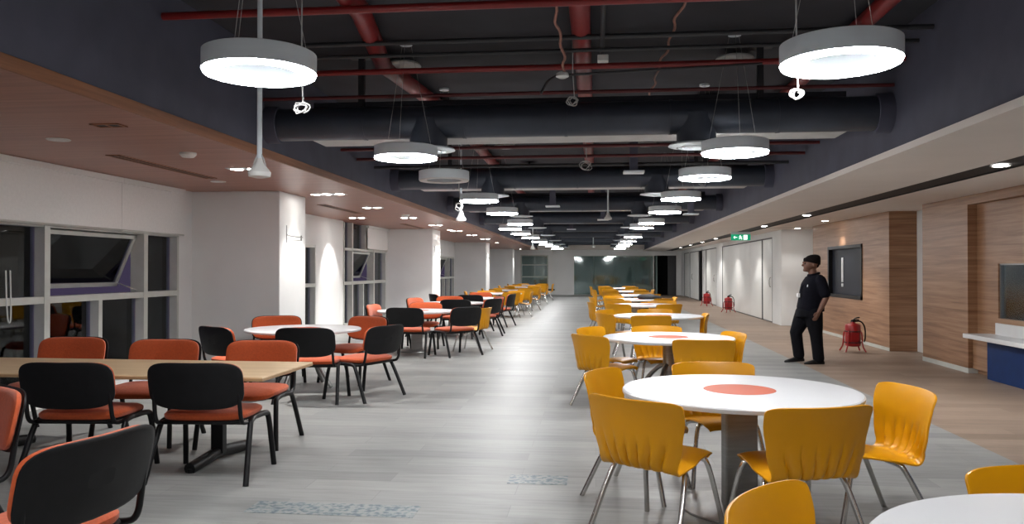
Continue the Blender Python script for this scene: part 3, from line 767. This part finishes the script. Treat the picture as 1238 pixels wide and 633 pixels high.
def make_orange():
    t = empty('visitor_chair')
    b = pad_mesh(.305, .27, .05, .1, .012)
    bmesh.ops.transform(b, matrix=Matrix.Translation((0, .03, .455)) @ Matrix.Rotation(R(90), 4, 'X'), verts=b.verts)
    for v in b.verts:
        if v.co.y > .2: v.co.z -= (v.co.y - .2) * .35
    obj('seat', b, 'orange_fabric', t)
    b = pad_mesh(.30, .27, .02, .1, .003)
    bmesh.ops.transform(b, matrix=Matrix.Translation((0, .02, .424)) @ Matrix.Rotation(R(90), 4, 'X'), verts=b.verts)
    obj('seat_pan', b, 'black_shell', t)
    tilt = Matrix.Translation((0, -.335, .685)) @ Matrix.Rotation(R(12), 4, 'X')
    b = pad_mesh(.325, .158, .04, .09, .010, curve=.05)
    bmesh.ops.transform(b, matrix=tilt @ Matrix.Translation((0, .022, 0)), verts=b.verts)
    obj('back_pad', b, 'orange_fabric', t)
    b = pad_mesh(.337, .168, .022, .09, .006, curve=.05)
    bmesh.ops.transform(b, matrix=tilt @ Matrix.Translation((0, -.006, 0)), verts=b.verts)
    obj('back_shell', b, 'black_shell', t)
    for sx in (-1, 1):
        b = B(); tube(b, [(sx * .30, .02, .415), (sx * .315, .22, .415), (sx * .322, .262, .395), (sx * .345, .32, .0)], .0205, 10, smooth_path=2); obj('leg', b, 'black_metal', t)
        b = B(); tube(b, [(sx * .30, .03, .415), (sx * .32, -.10, .413), (sx * .328, -.14, .385), (sx * .36, -.31, .0)], .0205, 10, smooth_path=2); obj('leg', b, 'black_metal', t)
        b = B(); tube(b, [(sx * .30, .0, .405), (sx * .305, -.20, .405), (sx * .305, -.255, .44), (sx * .302, -.275, .56), (sx * .295, -.30, .72)], .015, 10, smooth_path=2); obj('back_post', b, 'black_metal', t)
    b = B(); tube(b, [(-.30, .16, .41), (.30, .16, .41)], .012, 8); tube(b, [(-.30, -.17, .405), (.30, -.17, .405)], .012, 8); obj('seat_frame', b, 'black_metal', t)
    return t
oc = make_orange(); remember(oc)
GY, GO = 'yellow plastic chairs', 'orange fabric chairs with black backs'
def yel(x, y, th, lab): place(yc, (x, y), th, lab, 'chair', GY)
def ora(x, y, th, lab): place(oc, (x, y), th, lab, 'chair', GO)

yel(.37, 4.64, -37, 'yellow chair with creased back at the near left of the nearest full round table')
yel(1.07, 4.52, 18, 'yellow chair with creased back at the near right of the nearest full round table')
yel(1.57, 4.92, 100, 'yellow chair seen from the front at the right of the nearest full round table')
yel(.90, 5.83, 185, 'yellow chair behind the nearest full round table, facing the camera')
yel(.30, 5.45, 246, 'yellow chair at the far left of the nearest full round table')
yel(.76, 2.38, 236, 'yellow chair back cut by the bottom edge, left of the corner table')
yel(1.62, 2.70, 184, 'yellow chair behind the corner table at the right picture edge')
yel(.14, 8.77, -50, 'yellow chair at the near left of the table on splayed legs')
yel(.17, 9.55, 238, 'yellow chair at the far left of the table on splayed legs')
yel(1.10, 8.42, -4, 'yellow chair at the near right of the table on splayed legs, seen from behind')
yel(1.27, 9.0, 106, 'yellow chair at the right of the table on splayed legs')
yel(.77, 9.70, 184, 'yellow chair behind the table on splayed legs, facing the camera')
yel(.83, 12.62, 4, 'yellow chair in front of the right row\'s third full round table')
yel(1.45, 12.92, 88, 'yellow chair seen edge-on at the right of the third full round table')
yel(.38, 13.0, -62, 'yellow chair at the near left of the right row\'s third full round table')
yel(.40, 13.75, 238, 'yellow chair at the far left of the right row\'s third full round table')
yel(1.05, 13.95, 182, 'yellow chair behind the third full round table of the right row')
def around(tc, row, spec, kind):
    for ang, d, jit, side in spec:
        a = R(ang); x = tc[0] + math.cos(a) * d; y = tc[1] + math.sin(a) * d
        th = ang + 90 + jit   # facing the table
        (yel if kind == 'y' else ora)(x, y, th, '%s chair, %s of the %s' % ('yellow' if kind == 'y' else 'orange', side, row))
std = [(-60, .76, 4, 'near right'), (-122, .76, -5, 'near left'), (180, .80, 5, 'left'), (122, .76, -4, 'far left'), (62, .76, 5, 'far right')]
names = ['fourth', 'fifth', 'sixth', 'seventh', 'eighth']
for k in range(5):
    sp = [(a + random.uniform(-4, 4), d + random.uniform(-.03, .06), j + random.uniform(-4, 4), s) for a, d, j, s in std]
    if k in (1, 3): sp.append((4, .68, 0, 'right'))
    around(TR[4 + k], 'right row\'s %s full round table' % names[k], sp, 'y')
nl = ['fifth', 'sixth', 'seventh', 'eighth']
for k in range(4):
    sp = [(a + random.uniform(-4, 4), d + random.uniform(-.03, .06), j + random.uniform(-4, 4), s) for a, d, j, s in std] + [(2 + random.uniform(-5, 5), .74, 0, 'right')]
    around(TL[4 + k], 'left row\'s %s round table' % nl[k], sp, 'y')

ora(-3.70, 5.50, 4, 'orange chair with black back at the wood table\'s near side, left one')
ora(-2.79, 5.57, 4, 'orange chair with black back at the wood table\'s near side, right one')
ora(-4.92, 6.78, 183, 'orange chair facing the camera behind the wood table, leftmost of three')
ora(-3.92, 6.64, 183, 'orange chair facing the camera behind the wood table, middle of three')
ora(-2.99, 6.64, 183, 'orange chair facing the camera behind the wood table, rightmost of three')
ora(-3.41, 3.76, 150, 'orange chair cut by the left picture edge below the wood table')
ora(-2.26, 2.98, 80, 'large foreground chair, black shell back turned to the camera, bottom left corner')
ora(-4.12, 8.86, -32, 'black-backed chair at the left of the left row\'s nearest round table')
ora(-3.23, 8.84, 4, 'black-backed chair in front of the left row\'s nearest round table')
ora(-2.70, 9.12, 66, 'black-backed chair at the right of the left row\'s nearest round table')
ora(-3.22, 10.38, 158, 'orange chair at the far right of the left row\'s nearest round table')
ora(-4.28, 10.36, 204, 'orange chair before the column, behind the nearest round table of the left row')
ora(-3.78, 14.28, 264, 'small orange chair at the left of the left row\'s second round table')
ora(-3.18, 13.48, -6, 'black-backed chair in front of the left row\'s second round table')
ora(-3.30, 15.02, 182, 'orange chair behind the second round table of the left row')
ora(-2.44, 13.74, 48, 'black-backed chair at the near right of the left row\'s second round table')
yel(-2.28, 14.55, 76, 'lone yellow chair at the right of the left row\'s second round table')
ora(-3.03, 17.2, 5, 'black-backed chair in front of the left row\'s third round table')
ora(-3.80, 17.6, 250, 'orange chair at the left of the left row\'s third round table')
ora(-3.45, 18.65, 190, 'orange chair behind the third round table of the left row')
ora(-2.52, 17.58, 62, 'black-backed chair at the near right of the left row\'s third round table')
ora(-2.56, 18.68, 118, 'orange chair at the far right of the left row\'s third round table')
ora(-3.98, 20.75, -58, 'black-backed chair at the left of the left row\'s fourth round table')
ora(-3.20, 20.30, 4, 'black-backed chair in front of the left row\'s fourth round table')
ora(-2.50, 20.85, 78, 'black-backed chair at the right of the left row\'s fourth round table')
ora(-3.20, 21.75, 180, 'orange chair behind the fourth round table of the left row')

# black bag on a far table
b = B(); ball(b, (0, 0, 0), .5, (.62, .3, .16), 20)
for v in b.verts:
    v.co.z += .03 * noise.noise(v.co * 6); v.co.x += .04 * noise.noise(v.co * 4 + Vector((3, 1, 2)))
    v.co.z = max(v.co.z, -.05)
o = obj('black_bag', b, 'bag_black'); o.location = (1.35, 20.4, .80); tag(o, 'black cloth bag lying on a far white table of the right row', 'bag')

# ------------------------------------------------------------ extinguishers on tripod stands
def make_ext():
    t = empty('fire_extinguisher')
    b = B(); lathe(b, [(.09, .10), (.125, .11), (.135, .13), (.135, .47), (.128, .49), (.10, .505), (.045, .52), (.04, .54)], (0, 0, 0), 32); obj('cylinder', b, 'fire_red', t)
    b = B(); lathe(b, [(.03, .535), (.04, .55), (.03, .575), (.02, .58)], (0, 0, 0), 16); tube(b, [(0, 0, .57), (.05, 0, .61), (.12, 0, .62)], .012, 8, smooth_path=1); tube(b, [(0, 0, .56), (.06, 0, .58), (.11, 0, .575)], .01, 8, smooth_path=1); obj('valve_handle', b, 'black_metal', t)
    b = B(); tube(b, [(.03, 0, .55), (.14, -.02, .56), (.21, -.02, .45), (.215, -.02, .25), (.19, -.02, .18)], .013, 8, smooth_path=2); obj('hose', b, 'black_shell', t)
    b = B(); box(b, -.07, .07, -.139, -.13, .22, .36, .003); obj('label_plate', b, 'fire_red', t)
    for k in range(4):
        a = R(45 + 90 * k); c, s = math.cos(a), math.sin(a)
        b = B(); tube(b, [(c * .135, s * .135, .37), (c * .175, s * .175, .35), (c * .18, s * .18, .12), (c * .25, s * .25, .012)], .014, 8, smooth_path=1); obj('stand_leg', b, 'fire_red', t)
    b = B(); lathe(b, [(.136, .16), (.146, .16), (.146, .185), (.136, .185)], (0, 0, 0), 28, closed=True); lathe(b, [(.136, .36), (.146, .36), (.146, .385), (.136, .385)], (0, 0, 0), 28, closed=True); obj('stand_ring', b, 'red_pipe_dark', t)
    return t
ex = make_ext(); remember(ex)
place(ex, (4.66, 15.05), 0, 'large red fire extinguisher on a legged floor stand by the wood wall', 'fire extinguisher', 'red extinguishers on stands')
ee = place(ex, (4.60, 28.3), 20, 'small distant red fire extinguisher before the white sliding doors, the right one', 'fire extinguisher', 'red extinguishers on stands')
place(ex, (4.50, 33.0), 40, 'small distant red fire extinguisher before the white sliding doors, the left one', 'fire extinguisher', 'red extinguishers on stands')
# ------------------------------------------------------------ person
# local frame: x = across the picture (walks towards -x), y = away, z = up
def capsule(bm, pts, rad, sc=(1, 1), seg=16, n=5):
    """tapered limb through pts with radii rad, hemispherical ends"""
    P = [Vector(p) for p in pts]; rings = []; prev = None
    d0 = (P[1] - P[0]).normalized(); d1 = (P[-1] - P[-2]).normalized()
    stations = []
    for k in range(n): a = (k + .3) / n * PI / 2; stations.append((P[0] - d0 * rad[0] * math.cos(a), rad[0] * math.sin(a), d0))
    for i in range(len(P)):
        dd = (P[min(i + 1, len(P) - 1)] - P[max(i - 1, 0)]).normalized(); stations.append((P[i], rad[i], dd))
    for k in range(n - 1, -1, -1): a = (k + .3) / n * PI / 2; stations.append((P[-1] + d1 * rad[-1] * math.cos(a), rad[-1] * math.sin(a), d1))
    for c, r, d in stations:
        s = d.cross(Vector((0, 1, 0)));
        if s.length < .05: s = Vector((1, 0, 0))
        s.normalize(); u = s.cross(d).normalized()
        rings.append([c + s * (math.cos(a) * r * sc[0]) + u * (math.sin(a) * r * sc[1]) for a in [2 * PI * k / seg for k in range(seg)]])
    ringloft(bm, rings)
def trunk(bm, secs, seg=24):
    """secs: (cx, cy, z, rx, ry)"""
    rings = []
    for cx, cy, z, rx, ry in secs:
        rings.append([Vector((cx + rx * math.copysign(abs(math.cos(a)) ** .85, math.cos(a)), cy + ry * math.copysign(abs(math.sin(a)) ** .85, math.sin(a)), z)) for a in [2 * PI * k / seg for k in range(seg)]])
    ringloft(bm, rings)
def remeshed(name, bm, m, parent, vox, it=6):
    o = obj(name, bm, m, parent)
    r = o.modifiers.new('skin', 'REMESH'); r.mode = 'VOXEL'; r.voxel_size = vox; r.use_smooth_shade = True
    s = o.modifiers.new('smooth', 'SMOOTH'); s.factor = .5; s.iterations = it
    return o
per = empty('person', (3.42, 13.15, 0), 0.12)
tag(per, 'person in dark shirt, trousers and knit cap standing, turned to the left', 'person')
b = B()
# torso core, neck
trunk(b, [(.0, 0, .80, .14, .17), (.015, 0, .95, .145, .16), (.03, 0, 1.10, .15, .17), (.05, 0, 1.25, .14, .18), (.055, 0, 1.34, .09, .12), (.05, 0, 1.40, .055, .06)])
capsule(b, [(.058, 0, 1.36), (.035, 0, 1.46), (.02, 0, 1.53)], [.075, .065, .062])
# head: skull, face, jaw, nose, brow, lips, ears
ball(b, (.02, 0, 1.60), .1, (1.22, .92, 1.12), 20)
ball(b, (-.035, 0, 1.565), .1, (.72, .74, .90), 20)
capsule(b, [(.0, 0, 1.50), (-.065, 0, 1.495)], [.05, .034])
capsule(b, [(-.100, 0, 1.60), (-.122, 0, 1.565)], [.012, .017], seg=10)
capsule(b, [(-.103, -.035, 1.612), (-.112, 0, 1.615), (-.103, .035, 1.612)], [.013, .014, .013], seg=10)
capsule(b, [(-.098, -.02, 1.532), (-.106, 0, 1.533), (-.098, .02, 1.532)], [.009, .011, .009], seg=8)
capsule(b, [(-.096, -.018, 1.519), (-.102, 0, 1.518), (-.096, .018, 1.519)], [.009, .011, .009], seg=8)
ball(b, (-.095, 0, 1.488), .024, (1, 1.2, .9), 10)
for s in (-1, 1): ball(b, (.025, s * .094, 1.567), .03, (.75, .35, 1.15), 10)
# arms
def arm(sh, el, wr, s):
    capsule(b, [sh, Vector(sh).lerp(Vector(el), .5), el, Vector(el).lerp(Vector(wr), .35), wr], [.062, .056, .046, .047, .032])
    W = Vector(wr); d = (W - Vector(el)).normalized()
    palm = W + d * .055
    capsule(b, [W, palm, W + d * .085], [.030, .038, .034], sc=(.95, .5))
    side = Vector((1, 0, 0)); side = (side - d * side.dot(d)).normalized(); nrm = d.cross(side).normalized()
    for k in range(4):
        base = W + d * .085 + side * (.027 - k * .018)
        ln = (.066, .074, .070, .056)[k]; cu = Vector((-.25, s * -.5, 0))
        capsule(b, [base, base + d * ln * .45 + cu * ln * .10, base + d * ln * .8 + cu * ln * .35, base + d * ln * .98 + cu * ln * .65], [.0105, .010, .009, .008], seg=8, n=3)
    tb = W + d * .03 - side * .028
    capsule(b, [tb, tb + d * .03 - side * .022, tb + d * .06 - side * .022], [.013, .0115, .0095], seg=8, n=3)
arm((.10, -.205, 1.32), (.155, -.245, 1.06), (.045, -.235, .835), -1)
arm((.06, .205, 1.32), (.05, .25, 1.06), (-.06, .22, .85), 1)
# legs inside the trousers, ankles
for hip, kn, an in (((-.02, -.09, .84), (.045, -.105, .46), (.075, -.11, .10)), ((-.03, .09, .84), (-.19, .10, .48), (-.165, .10, .12))):
    capsule(b, [hip, Vector(hip).lerp(Vector(kn), .5), kn, Vector(kn).lerp(Vector(an), .4), an], [.10, .085, .06, .062, .042])
body = remeshed('body', b, 'skin', per, .0065, 4)
# trousers
b = B()
trunk(b, [(-.035, 0, .74, .19, .19), (-.015, 0, .85, .195, .19), (.0, 0, .95, .185, .18), (.01, 0, 1.0, .175, .175)])
for hip, kn, an in (((.01, -.09, .80), (.050, -.105, .46), (.085, -.11, .085)), ((-.06, .09, .80), (-.195, .10, .48), (-.150, .10, .125))):
    H, K, A = Vector(hip), Vector(kn), Vector(an)
    capsule(b, [H, H.lerp(K, .5), K, K.lerp(A, .5), A], [.145, .125, .098, .09, .088], n=2)
tr = remeshed('trousers', b, 'trouser_cloth', per, .011, 4)
# shirt with short sleeves and hem
b = B()
trunk(b, [(.005, 0, .83, .20, .20), (.0, 0, .90, .205, .20), (.02, 0, 1.02, .20, .20), (.04, 0, 1.16, .195, .205), (.055, 0, 1.27, .18, .215), (.065, 0, 1.345, .145, .20), (.065, 0, 1.395, .095, .12), (.055, 0, 1.42, .07, .08)])
for sh, el in (((.09, -.19, 1.32), (.142, -.24, 1.12)), ((.06, .19, 1.32), (.05, .245, 1.12))):
    capsule(b, [sh, Vector(sh).lerp(Vector(el), .5), el], [.088, .085, .084], n=2)
capsule(b, [(.10, -.15, 1.36), (.06, 0, 1.37), (.08, .15, 1.36)], [.06, .065, .06])
shirt = remeshed('shirt', b, 'navy_cloth', per, .011, 5)
b = B()   # collar
tube(b, [(.055 + math.cos(a) * .085, math.sin(a) * .083, 1.425 + .018 * math.cos(a)) for a in [2 * PI * k / 20 for k in range(20)]], .017, 8, closed=True)
obj('collar', b, 'navy_cloth', shirt)
b = B(); ball(b, (-.085, -.135, 1.235), .03, (.75, .45, 1), 12); obj('shirt_emblem', b, 'counter_white', shirt)
# lanyard badge
b = B(); tube(b, [(.0, -.07, 1.42), (-.12, -.05, 1.28), (-.175, -.03, 1.13)], .005, 6, smooth_path=1); tube(b, [(.0, .07, 1.42), (-.12, .02, 1.28), (-.175, -.03, 1.13)], .005, 6, smooth_path=1)
ly = obj('lanyard', b, 'navy_cloth', per)
b = B(); box(b, -.222, -.185, -.055, .0, 1.055, 1.12, .003); obj('name_badge', b, 'counter_white', ly)
# cap
b = B(); seg = 28
rings = []
for r, z, dx in ((.126, 1.60, .004), (.131, 1.625, .005), (.128, 1.655, .010), (.117, 1.69, .022), (.094, 1.716, .034), (.06, 1.733, .044), (.022, 1.74, .05)):
    rings.append([Vector((.022 + dx + math.cos(a) * r * 1.02, math.sin(a) * r * .82, z - math.cos(a) * -.0 - (.028 * math.cos(a) if z < 1.66 else 0))) for a in [2 * PI * k / seg for k in range(seg)]])
ringloft(b, rings); obj('knit_cap', b, 'cap_cloth', per)
# hair below the cap at the nape
b = B(); ball(b, (.085, 0, 1.575), .075, (.75, 1.0, .75), 14); obj('hair', b, 'cap_cloth', per)
# eyes
for s in (-1, 1):
    b = B(); ball(b, (-.098, s * .033, 1.590), .011, (1, 1, .8), 10); obj('eye', b, 'shoe_leather', per)
# shoes
def shoe(ax, ay, lift, pitch):
    b = B(); rings = []
    for x, w_, h in ((.095, .028, .05), (.07, .042, .085), (.02, .046, .10), (-.04, .050, .085), (-.10, .056, .06), (-.16, .054, .045), (-.205, .038, .032), (-.222, .018, .02)):
        rings.append([Vector((x, w_ * math.cos(a), max(0, h * .5 + h * .5 * math.sin(a)) if math.sin(a) > -.6 else 0.0)) for a in [2 * PI * k / 16 for k in range(16)]])
    ringloft(b, rings)
    s2 = B(); 
    bmesh.ops.transform(b, matrix=Matrix.Translation((ax, ay, lift)) @ Matrix.Rotation(pitch, 4, 'Y'), verts=b.verts)
    return obj('shoe', b, 'shoe_leather', per)
shoe(.075, -.115, .0, 0)
shoe(-.16, .105, .018, R(-3))

# ------------------------------------------------------------ camera, world, view
cam = bpy.data.cameras.new('camera'); co = bpy.data.objects.new('camera', cam); COL.objects.link(co)
cam.sensor_width = 36; cam.lens = 960 / 1238 * 36; cam.clip_end = 200
co.location = (0, 0, 1.5); co.rotation_euler = (R(90) + math.atan2(9, 960), 0, math.atan2(101, 960))
S.camera = co
w = bpy.data.worlds.new('night'); S.world = w; w.use_nodes = True
w.node_tree.nodes['Background'].inputs[0].default_value = (.022, .017, .034, 1); w.node_tree.nodes['Background'].inputs[1].default_value = 1
S.view_settings.view_transform = 'Standard'; S.view_settings.look = 'None'; S.view_settings.gamma = 1
S.view_settings.use_curve_mapping = False; S.view_settings.exposure = 1.0
